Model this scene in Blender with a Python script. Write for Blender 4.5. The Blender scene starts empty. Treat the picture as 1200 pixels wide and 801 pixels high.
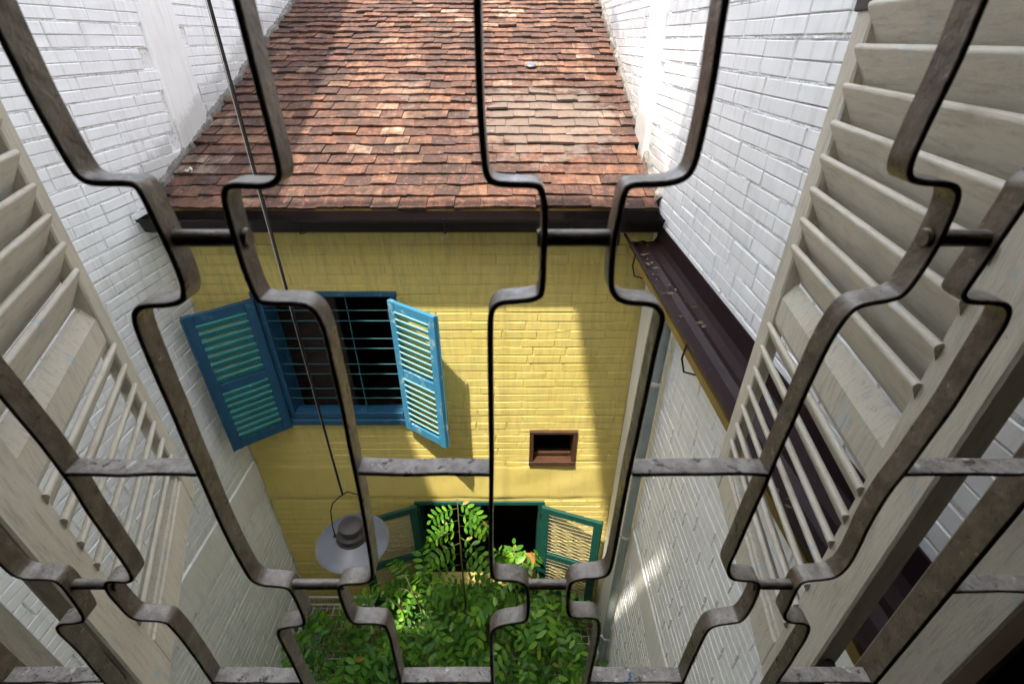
import bpy, math, random
from mathutils import Vector, Matrix, noise
random.seed(7)
R = math.radians
scene = bpy.context.scene
col = scene.collection

# ------------------------------------------------------------------ mesh helpers
class MB:
    """collects geometry that becomes ONE mesh object"""
    def __init__(s): s.v = []; s.f = []; s.c = []
    def add(s, vs, fs, M=None):
        o = len(s.v)
        s.v += [tuple(M @ Vector(p)) if M else tuple(p) for p in vs]
        s.f += [tuple(i + o for i in f) for f in fs]
    def box(s, a, b, M=None, ch=0.0, jit=0.0):
        x0, y0, z0 = a; x1, y1, z1 = b
        if ch <= 0:
            vs = [(x, y, z) for z in (z0, z1) for y in (y0, y1) for x in (x0, x1)]
            if jit: vs = [tuple(q + random.uniform(-jit, jit) for q in p) for p in vs]
            s.add(vs, [(0,2,3,1),(4,5,7,6),(0,1,5,4),(2,6,7,3),(0,4,6,2),(1,3,7,5)], M); return
        vs = []; idx = {}
        X, Y, Z = (x0, x1), (y0, y1), (z0, z1)
        for i in (0,1):
            for j in (0,1):
                for k in (0,1):
                    cx, cy, cz = X[i], Y[j], Z[k]
                    dx, dy, dz = (ch, -ch)[i], (ch, -ch)[j], (ch, -ch)[k]
                    idx[i,j,k,0] = len(vs); vs.append((cx, cy+dy, cz+dz))
                    idx[i,j,k,1] = len(vs); vs.append((cx+dx, cy, cz+dz))
                    idx[i,j,k,2] = len(vs); vs.append((cx+dx, cy+dy, cz))
        if jit: vs = [tuple(q + random.uniform(-jit, jit) for q in p) for p in vs]
        fs = []
        for i in (0,1):
            q = [idx[i,0,0,0], idx[i,1,0,0], idx[i,1,1,0], idx[i,0,1,0]]; fs.append(q if i else q[::-1])
            q = [idx[0,i,0,1], idx[1,i,0,1], idx[1,i,1,1], idx[0,i,1,1]]; fs.append(q[::-1] if i else q)
            q = [idx[0,0,i,2], idx[1,0,i,2], idx[1,1,i,2], idx[0,1,i,2]]; fs.append(q if i else q[::-1])
        for i in (0,1):
            for j in (0,1):
                q = [idx[i,j,0,0], idx[i,j,0,1], idx[i,j,1,1], idx[i,j,1,0]]; fs.append(q if i == j else q[::-1])
                q = [idx[i,0,j,0], idx[i,0,j,2], idx[i,1,j,2], idx[i,1,j,0]]; fs.append(q[::-1] if i == j else q)
                q = [idx[0,i,j,1], idx[0,i,j,2], idx[1,i,j,2], idx[1,i,j,1]]; fs.append(q if i == j else q[::-1])
                for k in (0,1):
                    t = [idx[i,j,k,0], idx[i,j,k,1], idx[i,j,k,2]]; fs.append(t if (i+j+k) % 2 else t[::-1])
        s.add(vs, fs, M)
    def tube(s, pts, r, n=10, cap=True, M=None):
        pts = [Vector(p) for p in pts]; rings = []
        rr = r if isinstance(r, (list, tuple)) else [r]*len(pts)
        up = None; vs = []; fs = []
        for i, p in enumerate(pts):
            t = (pts[min(i+1, len(pts)-1)] - pts[max(i-1, 0)]).normalized()
            if up is None:
                up = t.orthogonal().normalized()
            up = (up - t*up.dot(t)).normalized(); w = t.cross(up)
            for k in range(n):
                a = 2*math.pi*k/n
                vs.append(p + (up*math.cos(a) + w*math.sin(a))*rr[i])
        for i in range(len(pts)-1):
            for k in range(n):
                fs.append((i*n+k, i*n+(k+1)%n, (i+1)*n+(k+1)%n, (i+1)*n+k))
        if cap:
            fs.append(tuple(range(n))[::-1]); fs.append(tuple((len(pts)-1)*n+k for k in range(n)))
        s.add(vs, fs, M)
    def lathe(s, prof, c=(0,0,0), n=40, M=None):
        vs = []; fs = []
        for r, z in prof:
            for k in range(n):
                a = 2*math.pi*k/n; vs.append((c[0]+r*math.cos(a), c[1]+r*math.sin(a), c[2]+z))
        for i in range(len(prof)-1):
            for k in range(n):
                fs.append((i*n+k, i*n+(k+1)%n, (i+1)*n+(k+1)%n, (i+1)*n+k))
        s.add(vs, fs, M)
    def ribbon(s, path, ht, e0, e1, place, ch=0.0007, wob=0.0):
        """a flat bar: 2-D path, half thickness ht, extruded from e0 to e1; place(a,b,e)->xyz"""
        n = len(path); vs = []; fs = []
        sec = [(-ht, e0+ch), (-ht+ch, e0), (ht-ch, e0), (ht, e0+ch), (ht, e1-ch), (ht-ch, e1), (-ht+ch, e1), (-ht, e1-ch)]
        for i in range(n):
            p = Vector(path[i]); d0 = (p - Vector(path[i-1])).normalized() if i else None
            d1 = (Vector(path[i+1]) - p).normalized() if i < n-1 else None
            d0 = d0 or d1; d1 = d1 or d0
            nn = Vector((-(d0+d1).y, (d0+d1).x)).normalized()
            m = 1/max(0.5, nn.dot(Vector((-d0.y, d0.x))))
            w = wob*noise.noise(Vector((p.x*25, p.y*25, n*1.7))) if wob else 0
            for o, e in sec:
                q = p + nn*(o*m)
                vs.append(place(q.x, q.y, e + w))
        k8 = 8
        for i in range(n-1):
            for k in range(k8):
                fs.append((i*k8+k, (i+1)*k8+k, (i+1)*k8+(k+1)%k8, i*k8+(k+1)%k8))
        fs.append(tuple(range(8))); fs.append(tuple((n-1)*8+k for k in range(8))[::-1])
        s.add(vs, fs)
    def build(s, name, m, parent=None, smooth=False, fix=False):
        me = bpy.data.meshes.new(name); me.from_pydata(s.v, [], s.f); me.update()
        if fix:
            import bmesh
            b = bmesh.new(); b.from_mesh(me); bmesh.ops.recalc_face_normals(b, faces=b.faces); b.to_mesh(me); b.free()
        if smooth:
            for p in me.polygons: p.use_smooth = True
        me.materials.append(m)
        o = bpy.data.objects.new(name, me); col.objects.link(o)
        if parent: o.parent = parent; o.matrix_parent_inverse = Matrix.Identity(4)
        return o

def smooth_angle(o, deg=40):
    me = o.data
    for p in me.polygons: p.use_smooth = True
    try: me.set_sharp_from_angle(angle=R(deg))
    except Exception: pass
    return o

def chaikin(p, it=2):
    for _ in range(it):
        q = [p[0]]
        for a, b in zip(p, p[1:]):
            q.append((a[0]*.75+b[0]*.25, a[1]*.75+b[1]*.25)); q.append((a[0]*.25+b[0]*.75, a[1]*.25+b[1]*.75))
        q.append(p[-1]); p = q
    return p

def tag(o, label, cat, group=None):
    o['label'] = label; o['category'] = cat
    if group: o['group'] = group
    return o
def thing(name, label, cat, loc=(0,0,0), rz=0.0, group=None):
    o = bpy.data.objects.new(name, None); col.objects.link(o)
    o.empty_display_size = .1
    o.location = loc; o.rotation_euler = (0, 0, rz)
    return tag(o, label, cat, group)

# ------------------------------------------------------------------ materials
class NT:
    def __init__(s, name):
        s.m = bpy.data.materials.new(name); s.m.use_nodes = True
        s.t = s.m.node_tree; s.b = s.t.nodes['Principled BSDF']; s.out = s.t.nodes['Material Output']
        s.co = s.t.nodes.new('ShaderNodeTexCoord')
    def n(s, typ, **kw):
        o = s.t.nodes.new(typ)
        for k, v in kw.items():
            if k in o.inputs: o.inputs[k].default_value = v
            else: setattr(o, k, v)
        return o
    def l(s, a, b): s.t.links.new(a, b)
    def noise(s, scale, detail=4, rough=.55, stretch=None):
        o = s.n('ShaderNodeTexNoise'); o.inputs['Scale'].default_value = scale; o.inputs['Detail'].default_value = detail
        o.inputs['Roughness'].default_value = rough
        src = s.co.outputs['Object']
        if stretch:
            mp = s.n('ShaderNodeMapping'); mp.inputs['Scale'].default_value = stretch; s.l(src, mp.inputs['Vector']); src = mp.outputs['Vector']
        s.l(src, o.inputs['Vector']); return o.outputs['Fac']
    def ramp(s, fac, stops, interp='LINEAR'):
        r = s.n('ShaderNodeValToRGB'); r.color_ramp.interpolation = interp
        e = r.color_ramp.elements
        while len(e) < len(stops): e.new(.5)
        for el, (p, c) in zip(e, stops):
            el.position = p; el.color = (c if len(c) == 4 else (*c, 1)) if not isinstance(c, (int, float)) else (c, c, c, 1)
        s.l(fac, r.inputs['Fac']); return r.outputs['Color']
    def mix(s, fac, a, b, mode='MIX'):
        o = s.n('ShaderNodeMix', data_type='RGBA', blend_type=mode)
        for i, x in ((0, fac), (6, a), (7, b)):
            if isinstance(x, (int, float)): o.inputs[i].default_value = x if i == 0 else (x, x, x, 1)
            elif isinstance(x, tuple): o.inputs[i].default_value = (*x, 1)
            else: s.l(x, o.inputs[i])
        return o.outputs[2]
    def bump(s, h, strength=.3, dist=.01, prev=None):
        o = s.n('ShaderNodeBump'); o.inputs['Strength'].default_value = strength; o.inputs['Distance'].default_value = dist
        s.l(h, o.inputs['Height'])
        if prev: s.l(prev, o.inputs['Normal'])
        return o.outputs['Normal']
    def done(s, color, rough=.7, normal=None, spec=.3, metal=0.0):
        for nm, x in (('Base Color', color), ('Roughness', rough), ('Metallic', metal), ('Specular IOR Level', spec)):
            i = s.b.inputs[nm]
            if isinstance(x, tuple): i.default_value = (*x, 1)
            elif isinstance(x, (int, float)): i.default_value = x
            else: s.l(x, i)
        if normal: s.l(normal, s.b.inputs['Normal'])
        return s.m

def m_white(name, tint=(.845,.857,.857)):
    t = NT(name)
    dirt = t.ramp(t.noise(1.3, 6, .65), [(.35, tint), (.75, tuple(c*.86 for c in tint))])
    spots = t.ramp(t.noise(38, 5, .7), [(.69, 0), (.78, 1)])
    c = t.mix(spots, dirt, (.45,.42,.38))
    streak = t.ramp(t.noise(5, 5, .65, (6, 6, .5)), [(.50, 0), (.72, .5)])
    c = t.mix(streak, c, (.56,.545,.50))
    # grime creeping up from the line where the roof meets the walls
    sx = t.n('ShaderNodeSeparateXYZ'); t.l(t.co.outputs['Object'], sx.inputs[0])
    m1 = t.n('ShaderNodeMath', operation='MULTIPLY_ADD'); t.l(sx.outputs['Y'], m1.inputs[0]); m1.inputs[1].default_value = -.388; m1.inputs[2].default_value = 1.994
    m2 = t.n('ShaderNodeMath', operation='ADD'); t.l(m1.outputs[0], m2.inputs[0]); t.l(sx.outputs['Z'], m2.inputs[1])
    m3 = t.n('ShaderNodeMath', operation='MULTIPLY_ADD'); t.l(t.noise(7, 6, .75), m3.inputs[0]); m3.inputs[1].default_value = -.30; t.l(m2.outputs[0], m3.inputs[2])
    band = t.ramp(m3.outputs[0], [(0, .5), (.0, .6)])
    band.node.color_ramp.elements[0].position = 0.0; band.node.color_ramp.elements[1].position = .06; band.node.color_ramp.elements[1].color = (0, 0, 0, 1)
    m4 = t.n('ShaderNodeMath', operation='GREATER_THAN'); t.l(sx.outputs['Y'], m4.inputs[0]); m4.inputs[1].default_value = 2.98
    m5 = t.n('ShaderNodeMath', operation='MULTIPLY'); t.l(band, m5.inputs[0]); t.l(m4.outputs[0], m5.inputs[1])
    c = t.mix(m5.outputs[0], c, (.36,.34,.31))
    n = t.bump(t.noise(14, 3), .35, .006); n = t.bump(t.noise(110, 4, .6), .30, .002, n)
    return t.done(c, t.ramp(t.noise(9), [(.3, .42), (.7, .62)]), n, .35)

def m_mortar(name, tint=(.84,.85,.85), lo=.55):
    t = NT(name)
    c = t.ramp(t.noise(48, 6, .75), [(.34, tuple(x*lo for x in tint)), (.50, tint)])
    n = t.bump(t.noise(60, 6, .7), 1.0, .010)
    return t.done(c, .8, n, .2)

def m_yellow(name):
    t = NT(name)
    c = t.ramp(t.noise(2.2, 6, .65), [(.3, (.535,.425,.115)), (.5, (.575,.465,.145)), (.72, (.54,.45,.155))])
    st = t.ramp(t.noise(4, 5, .65, (5, 5, .5)), [(.52, 0), (.76, .42)])
    c = t.mix(st, c, (.36,.31,.09))
    sx = t.n('ShaderNodeSeparateXYZ'); t.l(t.co.outputs['Object'], sx.inputs[0])
    def drip(z0, z1, lo, hi, k):
        mr = t.n('ShaderNodeMapRange'); t.l(sx.outputs['Z'], mr.inputs['Value']); mr.inputs['From Min'].default_value = z0; mr.inputs['From Max'].default_value = z1
        nz = t.ramp(t.noise(9, 6, .7, (3, 3, .35)), [(lo, 0), (hi, k)])
        mm = t.n('ShaderNodeMath', operation='MULTIPLY'); t.l(mr.outputs[0], mm.inputs[0]); t.l(nz, mm.inputs[1]); return mm.outputs[0]
    c = t.mix(drip(-1.6, -1.0, .44, .72, .36), c, (.30,.275,.12))
    c = t.mix(drip(-3.05, -2.66, .46, .68, .5), c, (.30,.265,.11))
    c = t.mix(drip(-4.4, -6.4, .40, .66, .7), c, (.22,.21,.10))
    c = t.mix(t.ramp(t.noise(6, 7, .75), [(.625, 0), (.65, .55)]), c, (.66,.60,.38))
    spots = t.ramp(t.noise(34, 5, .7), [(.70, 0), (.78, .8)])
    c = t.mix(spots, c, (.20,.17,.07))
    n = t.bump(t.noise(16, 4), .3, .003); n = t.bump(t.noise(90, 5, .65), .45, .002, n)
    return t.done(c, .62, n, .25)

def m_paint(name, base, worn, wear=.62, grain=(3, 3, 40), rough=.5, grime=None, gs=8):
    """brushed old paint on timber with patches of another coat showing"""
    t = NT(name)
    c = t.mix(t.ramp(t.noise(5, 5, .6), [(.3, 0), (.7, 1)]), base, tuple(x*.82 for x in base))
    c = t.mix(t.ramp(t.noise(gs, 7, .72), [(wear, 0), (wear+.07, 1)]), c, worn)
    g = grime or tuple(x*.35 for x in base)
    c = t.mix(t.ramp(t.noise(11, 8, .75, grain), [(.50, 0), (.70, .5)]), c, g)
    c = t.mix(t.ramp(t.noise(gs*9, 6, .7), [(.66, 0), (.70, .7)]), c, g)
    n = t.bump(t.noise(18, 7, .7, grain), .55, .003); n = t.bump(t.noise(160, 4), .3, .001, n)
    return t.done(c, t.ramp(t.noise(12), [(.3, rough-.1), (.7, rough+.15)]), n, .4)

def m_iron():
    t = NT('bronze_painted_iron')
    c = t.ramp(t.noise(60, 7, .62), [(.30, (.105,.078,.050)), (.5, (.170,.132,.090)), (.70, (.245,.200,.148))])
    c = t.mix(t.ramp(t.noise(190, 6, .72), [(.60, 0), (.68, .75)]), c, (.040,.029,.020))
    c = t.mix(t.ramp(t.noise(95, 5, .65), [(.655, 0), (.68, .9)]), c, (.42,.29,.10))
    c = t.mix(t.ramp(t.noise(120, 5, .65), [(.67, 0), (.69, .8)]), c, (.40,.39,.36))
    g = t.n('ShaderNodeNewGeometry'); sx = t.n('ShaderNodeSeparateXYZ'); t.l(g.outputs['True Normal'], sx.inputs[0])
    up = t.ramp(sx.outputs['Z'], [(.55, 0), (.9, .7)])                 # upward faces: sky sheen put into the colour, with chalked paint
    top_sheen = t.ramp(t.noise(90, 6, .65), [(.32, (.20,.175,.15)), (.52, (.33,.305,.275)), (.70, (.44,.42,.39))])
    c = t.mix(up, c, top_sheen)
    n = t.bump(t.noise(90, 5), .7, .0022); n = t.bump(t.noise(420, 4, .6), .4, .0008, n)
    return t.done(c, t.ramp(t.noise(80), [(.35, .26), (.65, .48)]), n, .5, .2)

def m_iron_worn_sheen():
    t = NT('worn_sheen_iron')
    c = t.ramp(t.noise(90, 8, .75), [(.34, (.20,.175,.15)), (.52, (.37,.335,.30)), (.68, (.50,.47,.435))])  # sky reflection put into the pale grey; flecks below are worn paint
    c = t.mix(t.ramp(t.noise(105, 6, .72), [(.58, 0), (.62, .9)]), c, (.05,.045,.042))
    c = t.mix(t.ramp(t.noise(70, 5, .6), [(.64, 0), (.655, .95)]), c, (.64,.63,.61))
    c = t.mix(t.ramp(t.noise(58, 4, .6), [(.665, 0), (.68, .95)]), c, (.03,.14,.26))
    n = t.bump(t.noise(110, 5), .6, .002)
    return t.done(c, .5, n, .45, .1)

def m_tile():
    t = NT('clay_tile')
    g = t.n('ShaderNodeNewGeometry')
    at = t.n('ShaderNodeMath', operation='MULTIPLY_ADD'); t.l(t.noise(1.7, 3), at.inputs[0]); at.inputs[1].default_value = .9
    ad = t.n('ShaderNodeMath', operation='MULTIPLY_ADD'); t.l(g.outputs['Random Per Island'], ad.inputs[0]); ad.inputs[1].default_value = .78; ad.inputs[2].default_value = -.29
    t.l(ad.outputs[0], at.inputs[2])
    c = t.ramp(at.outputs[0], [(0, (0.029,0.018,0.015)), (.20, (0.053,0.031,0.026)), (.38, (0.086,0.044,0.033)), (.54, (0.120,0.055,0.037)),
              (.68, (0.158,0.074,0.046)), (.80, (0.195,0.098,0.060)), (.92, (0.252,0.149,0.097)), (1, (0.328,0.238,0.178))])
    c = t.mix(t.ramp(t.noise(13, 7, .78), [(.41, 0), (.60, .92)]), c, (.055,.036,.030))
    c = t.mix(t.ramp(t.noise(30, 5, .7), [(.52, 0), (.66, .7)]), c, (.25,.115,.07))
    c = t.mix(t.ramp(t.noise(.9, 5, .65), [(.60, 0), (.72, .55)]), c, (.27,.235,.20))
    c = t.mix(t.ramp(t.noise(2.6, 6, .75), [(.47, 0), (.63, .62)]), c, (.034,.024,.021))
    c = t.mix(t.ramp(t.noise(9, 6, .7, (3, .5, .5)), [(.50, 0), (.68, .75)]), c, (.040,.028,.025))
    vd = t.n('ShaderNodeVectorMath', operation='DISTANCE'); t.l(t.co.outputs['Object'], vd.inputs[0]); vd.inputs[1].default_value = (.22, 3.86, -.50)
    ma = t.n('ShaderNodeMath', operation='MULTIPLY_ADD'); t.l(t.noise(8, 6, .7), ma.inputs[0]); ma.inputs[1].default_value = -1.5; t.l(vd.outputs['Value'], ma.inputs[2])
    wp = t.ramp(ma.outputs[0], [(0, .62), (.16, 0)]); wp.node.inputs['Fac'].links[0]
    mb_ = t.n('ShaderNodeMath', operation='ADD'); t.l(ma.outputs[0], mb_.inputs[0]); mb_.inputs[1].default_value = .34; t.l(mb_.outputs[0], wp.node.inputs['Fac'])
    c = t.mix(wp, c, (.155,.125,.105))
    c = t.mix(t.ramp(t.noise(45, 5, .7), [(.66, 0), (.70, .8)]), c, (.42,.40,.36))
    n = t.bump(t.noise(30, 6, .65), .6, .005); n = t.bump(t.noise(150, 4), .3, .0015, n)
    return t.done(c, .82, n, .2)

def m_plain(name, a, b=None, scale=8, rough=.6, bs=.25, bd=.003, spec=.35, metal=0.0, spot=None):
    t = NT(name); b = b or tuple(x*.75 for x in a)
    c = t.ramp(t.noise(scale, 6, .65), [(.3, a), (.7, b)])
    if spot: c = t.mix(t.ramp(t.noise(scale*5, 6, .7), [(.63, 0), (.7, .85)]), c, spot)
    n = t.bump(t.noise(scale*6, 5), bs, bd)
    return t.done(c, rough, n, spec, metal)

def m_leaf(name, a, b, young):
    t = NT(name)
    g = t.n('ShaderNodeNewGeometry')
    c = t.ramp(g.outputs['Random Per Island'], [(0, a), (.55, b), (.88, young), (.965, tuple(x*1.15 for x in young)), (.985, (.36,.32,.04)), (1, (.22,.13,.03))])
    c = t.mix(t.ramp(t.noise(40, 3), [(.4, 0), (.7, .35)]), c, tuple(x*.6 for x in a))
    t.done(c, .42, t.bump(t.noise(60, 3), .25, .003), .45)
    tr = t.n('ShaderNodeBsdfTranslucent'); t.l(t.mix(1.0, c, (1.0, 1.0, .35), 'MULTIPLY'), tr.inputs['Color'])
    ms = t.n('ShaderNodeMixShader'); ms.inputs[0].default_value = .38
    t.l(t.b.outputs[0], ms.inputs[1]); t.l(tr.outputs[0], ms.inputs[2]); t.l(ms.outputs[0], t.out.inputs['Surface'])
    return t.m

def m_fill_sheet():  # translucent so the added sheets pass diffuse fill into the well
    t = NT('translucent_fill_sheet')
    t.done((.80,.80,.78), .5, t.bump(t.noise(8), .2, .003), .3)
    tr = t.n('ShaderNodeBsdfTranslucent'); tr.inputs['Color'].default_value = (.80,.80,.78,1)
    ms = t.n('ShaderNodeMixShader'); ms.inputs[0].default_value = .75
    t.l(t.b.outputs[0], ms.inputs[1]); t.l(tr.outputs[0], ms.inputs[2]); t.l(ms.outputs[0], t.out.inputs['Surface'])
    return t.m

M = dict(
    panelwood=m_plain('reddish_brown_panel', (.055,.038,.032), (.042,.030,.026), 5, .7),
    fill_sheet=m_fill_sheet(), tealbar=m_plain('dark_teal_bar', (.012,.075,.09), (.02,.11,.12), 20, .5),
    white=m_white('white_painted_brick'), white_m=m_mortar('white_mortar'), plaster=m_white('white_plaster', (.83,.83,.815)),
    yellow=m_yellow('yellow_painted_brick'), yellow_m=m_mortar('yellow_mortar', (.545,.435,.11), .8),
    cream=m_paint('cream_shutter_paint', (.61,.565,.46), (.42,.49,.49), .60, (9,9,1.2), .5, (.17,.14,.10), 13),
    cream_s=m_paint('cream_slat_paint', (.60,.56,.46), (.40,.48,.49), .60, (1.2,1.2,9), .46, (.20,.165,.12), 16),
    iron=m_iron(), iron_w=m_iron_worn_sheen(), tile=m_tile(),
    blue=m_paint('blue_shutter_paint', (.008,.072,.150), (.025,.15,.21), .58, (8,8,2), .5, (.07,.06,.055), 10),
    bluel=m_paint('light_blue_shutter_paint', (.030,.195,.345), (.22,.36,.41), .56, (8,8,2), .5, (.13,.12,.11), 10),
    teal=m_paint('teal_slat_paint', (.035,.225,.235), (.16,.38,.38), .66, (2,8,8), .5, (.05,.08,.08), 14),
    teall=m_paint('pale_teal_slat_paint', (.22,.47,.46), (.45,.60,.56), .62, (2,8,8), .5, (.09,.12,.12), 14),
    green=m_paint('green_shutter_paint', (.004,.060,.046), (.03,.16,.12), .66, (6,6,2), .5, (.03,.04,.035), 12),
    greyslat=m_paint('pale_slat_paint', (.27,.28,.25), (.23,.25,.23), .62, (2,8,8), .6, (.2,.18,.12), 14),
    gutter_dark=m_plain('blackish_gutter_paint', (.007,.0035,.0035), (.012,.007,.007), 6, .45, .25, .003, .35, 0, (.04,.032,.03)),
    gutter=m_plain('dark_brown_gutter_paint', (.016,.007,.008), (.026,.013,.014), 6, .5, .25, .003, .25, 0, (.085,.07,.06)),
    brown_wood=m_plain('brown_wood', (.075,.033,.018), (.040,.019,.011), 9, .5, .4, .003),
    old_wood=m_plain('old_brown_frame', (.13,.085,.05), (.085,.055,.035), 9, .6, .4, .003),
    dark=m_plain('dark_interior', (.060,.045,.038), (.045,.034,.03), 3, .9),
    concrete=m_plain('mortar_cement', (.24,.225,.205), (.09,.083,.075), 14, .9, .9, .012, .2, 0, (.06,.055,.05)),
    ground=m_plain('courtyard_floor', (.16,.15,.14), (.09,.085,.08), 4, .85, .5, .01),
    enamel=m_plain('shade_toned_enamel', (.112,.120,.132), (.086,.093,.105), 7, .35, .15, .002, .5),  # white enamel darkened: the lamp's deep shade is put into the colour
    lampcap=m_plain('brown_lamp_cap', (.038,.029,.025), (.025,.019,.017), 10, .5, .3, .002, .4, 0, (.25,.23,.21)),
    cable=m_plain('black_cable', (.012,.012,.012), (.02,.02,.02), 10, .8, .2, .002, .15), steel=m_plain('grey_wire', (.30,.30,.29), (.22,.22,.21), 10, .5),
    wire=m_plain('white_mesh_wire', (.60,.60,.57), (.45,.44,.41), 20, .5),
    pipe=m_plain('grey_green_pipe', (.27,.31,.30), (.20,.235,.23), 6, .45, .3, .003, .4, 0, (.40,.41,.39)),
    clay=m_plain('orange_terracotta', (.34,.12,.045), (.25,.085,.033), 9, .75),
    leaf=m_leaf('green_leaflet', (.052,.180,.017), (.105,.305,.027), (.23,.46,.04)),
    leaf2=m_leaf('deep_green_leaflet', (.042,.175,.017), (.085,.28,.025), (.15,.37,.03)),
    stem=m_plain('plant_stem', (.13,.10,.045), (.09,.10,.03), 14, .7),
    litter=m_plain('dry_leaf_litter', (.20,.15,.10), (.08,.06,.045), 30, .9),
    sheet=m_plain('grey_metal_sheet', (.35,.35,.34), (.28,.28,.27), 5, .5),
    ochre=m_plain('ochre_paint', (.25,.16,.035), (.18,.12,.03), 9, .55),
)

# ------------------------------------------------------------------ brickwork
def cut(rects, hole):
    a0, a1, b0, b1 = hole; out = []
    for (u0, u1, v0, v1) in rects:
        if u1 <= a0 or u0 >= a1 or v1 <= b0 or v0 >= b1: out.append((u0, u1, v0, v1)); continue
        if v0 < b0: out.append((u0, u1, v0, b0)); v0 = b0
        if v1 > b1: out.append((u0, u1, b1, v1)); v1 = b1
        if u0 < a0: out.append((u0, a0, v0, v1))
        if u1 > a1: out.append((a1, u1, v0, v1))
    return out

def brickface(mb, place, u0, u1, v0, v1, bl, bh, z0, holes=(), halves=True, bed=.011, keep=None, relief=1.0, seed=1, merge=0.0):
    """individually laid bricks; place(u,v,n)->xyz with n out of the wall"""
    rnd = random.Random(seed)
    k0 = math.floor((v0 - z0)/bh) - 1
    k = k0
    while z0 + k*bh < v1:
        zb = z0 + k*bh
        off = (k % 2)*bl*.5 + rnd.uniform(-.05, .05)
        u = u0 - bl + off - bl
        while u < u1:
            L = bl*rnd.uniform(.93, 1.07)*(rnd.choice((1, 2, 2, 3)) if rnd.random() < merge else 1)
            ju = rnd.choice((.0014, .002, .003, .0045, .006))
            slant = rnd.uniform(-.006, .006)
            parts = [(bed*.5, bh*.5-.0014), (bh*.5+.0014, bh-bed*.5)] if halves else [(bed*.5, bh-bed*.5)]
            for (pa, pb) in parts:
                rr = [(max(u, u0)+ju, min(u+L, u1)-ju, max(zb+pa, v0), min(zb+pb, v1))]
                if rr[0][1]-rr[0][0] < .012 or rr[0][3]-rr[0][2] < .008: continue
                for h in holes: rr = cut(rr, h)
                for (a0, a1, b0, b1) in rr:
                    if a1-a0 < .012 or b1-b0 < .008: continue
                    if keep and not keep((a0+a1)/2, (b0+b1)/2): continue
                    n0 = rnd.uniform(-.0012, .0016)*relief
                    c = .0032
                    def P(a, b, n):
                        w = noise.noise(Vector((a*1.5, b*1.5, seed)))*.006
                        wl = noise.noise(Vector((a*.9+7, k*3.1, seed)))*.006
                        return place(a + slant*(b-zb)/bh, b + wl + rnd.uniform(-.0009, .0009), n + w*relief)
                    t = [rnd.uniform(-.0011, .0011)*relief for _ in range(4)]
                    vs = [P(a0, b0, -.010), P(a1, b0, -.010), P(a1, b1, -.010), P(a0, b1, -.010),
                          P(a0+c*.3, b0+c*.3, n0-c*.6), P(a1-c*.3, b0+c*.3, n0-c*.6), P(a1-c*.3, b1-c*.3, n0-c*.6), P(a0+c*.3, b1-c*.3, n0-c*.6),
                          P(a0+c, b0+c, n0+t[0]), P(a1-c, b0+c, n0+t[1]), P(a1-c, b1-c, n0+t[2]), P(a0+c, b1-c, n0+t[3])]
                    fs = [(8,9,10,11)]
                    for q in range(4):
                        fs.append((q, (q+1)%4, 4+(q+1)%4, 4+q)); fs.append((4+q, 4+(q+1)%4, 8+(q+1)%4, 8+q))
                    mb.add(vs, fs)
            u += L
        k += 1

def beds(mb, place, u0, u1, v0, v1, bh, z0, step=.016, amp=.006, keep=None, seed=3, h=.017):
    """ragged squeezed-out mortar along every bed joint"""
    k = math.ceil((v0 - z0)/bh)
    while z0 + k*bh < v1:
        z = z0 + k*bh; N = int((u1-u0)/step); row = []
        for i in range(N+1):
            u = u0 + i*step
            if keep and not keep(u, z): row.append(None); continue
            wl = noise.noise(Vector((u*.9+7, k*3.1, seed)))*.006
            w = noise.noise(Vector((u*1.5, z*1.5, seed)))*.006
            e = []
            for j, q in enumerate((-.5, -.2, .2, .5)):
                nz = noise.noise(Vector((u*28, z*9+j*3.3, seed+.5)))
                n2 = noise.noise(Vector((u*9, k*5.3, seed+4.5)))
                d = -.009 if j in (0, 3) else -.0035 + amp*(max(0, nz) + .5*max(0, n2)) - .003*max(0, -n2)
                e.append(place(u, z + q*h*(1+.45*nz) + wl, d + w))
            row.append(e)
        for i in range(N):
            if row[i] and row[i+1]:
                b = row[i] + row[i+1]
                mb.add(b, [(0,4,5,1), (1,5,6,2), (2,6,7,3)])
        k += 1

def pierced(mb, axis_box, u0, u1, v0, v1, holes):
    rr = [(u0, u1, v0, v1)]
    for h in holes: rr = cut(rr, h)
    for r in rr: axis_box(mb, *r)

# ================================================================== dimensions (metres; camera at the origin, +Y into the light well)
WL, WR, WY = -2.217, .9105, 3.0          # left wall, right wall, yellow facade
GZ = -6.8                                # courtyard floor
def roof_z(y): return -.777 + (y - 3.136)*.388
SLOPE = math.atan(.388)

# ------------------------------------------------------------------ ground
g = MB(); g.box((-40, -40, GZ-.3), (40, 40, GZ)); o = g.build('ground', M['ground']); o['kind'] = 'structure'

# ------------------------------------------------------------------ left white wall
def lplace(u, v, n): return (WL + n, u, v)
lw = thing('brick_wall', 'white painted brick wall on the left, with a smooth plaster column above the roof', 'wall', (WL, 3, GZ), 0, 'white brick walls of the light well')
lw['kind'] = 'thing'
def loc(o, root): o.matrix_parent_inverse = Matrix.Translation(-Vector(root.location))
keepL = lambda u, v: not (u > 3.1 and v < roof_z(u) - .06) and not (3.46 < u < 3.82 and v > roof_z(u) - .1) and not (-3.40 < v < -3.06)
mb = MB(); brickface(mb, lplace, .39, 8.4, GZ, 1.5, .234, .1175, -.0445, keep=keepL, seed=11)
loc(mb.build('brickwork', M['white'], lw), lw)
mb = MB(); mb.box((WL-.22, .385, GZ), (WL-.0085, 9.0, 3.35)); beds(mb, lplace, .39, 8.2, -3.6, 1.4, .1175, -.0445, keep=keepL, seed=11)
loc(mb.build('mortar', M['white_m'], lw), lw)
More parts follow.
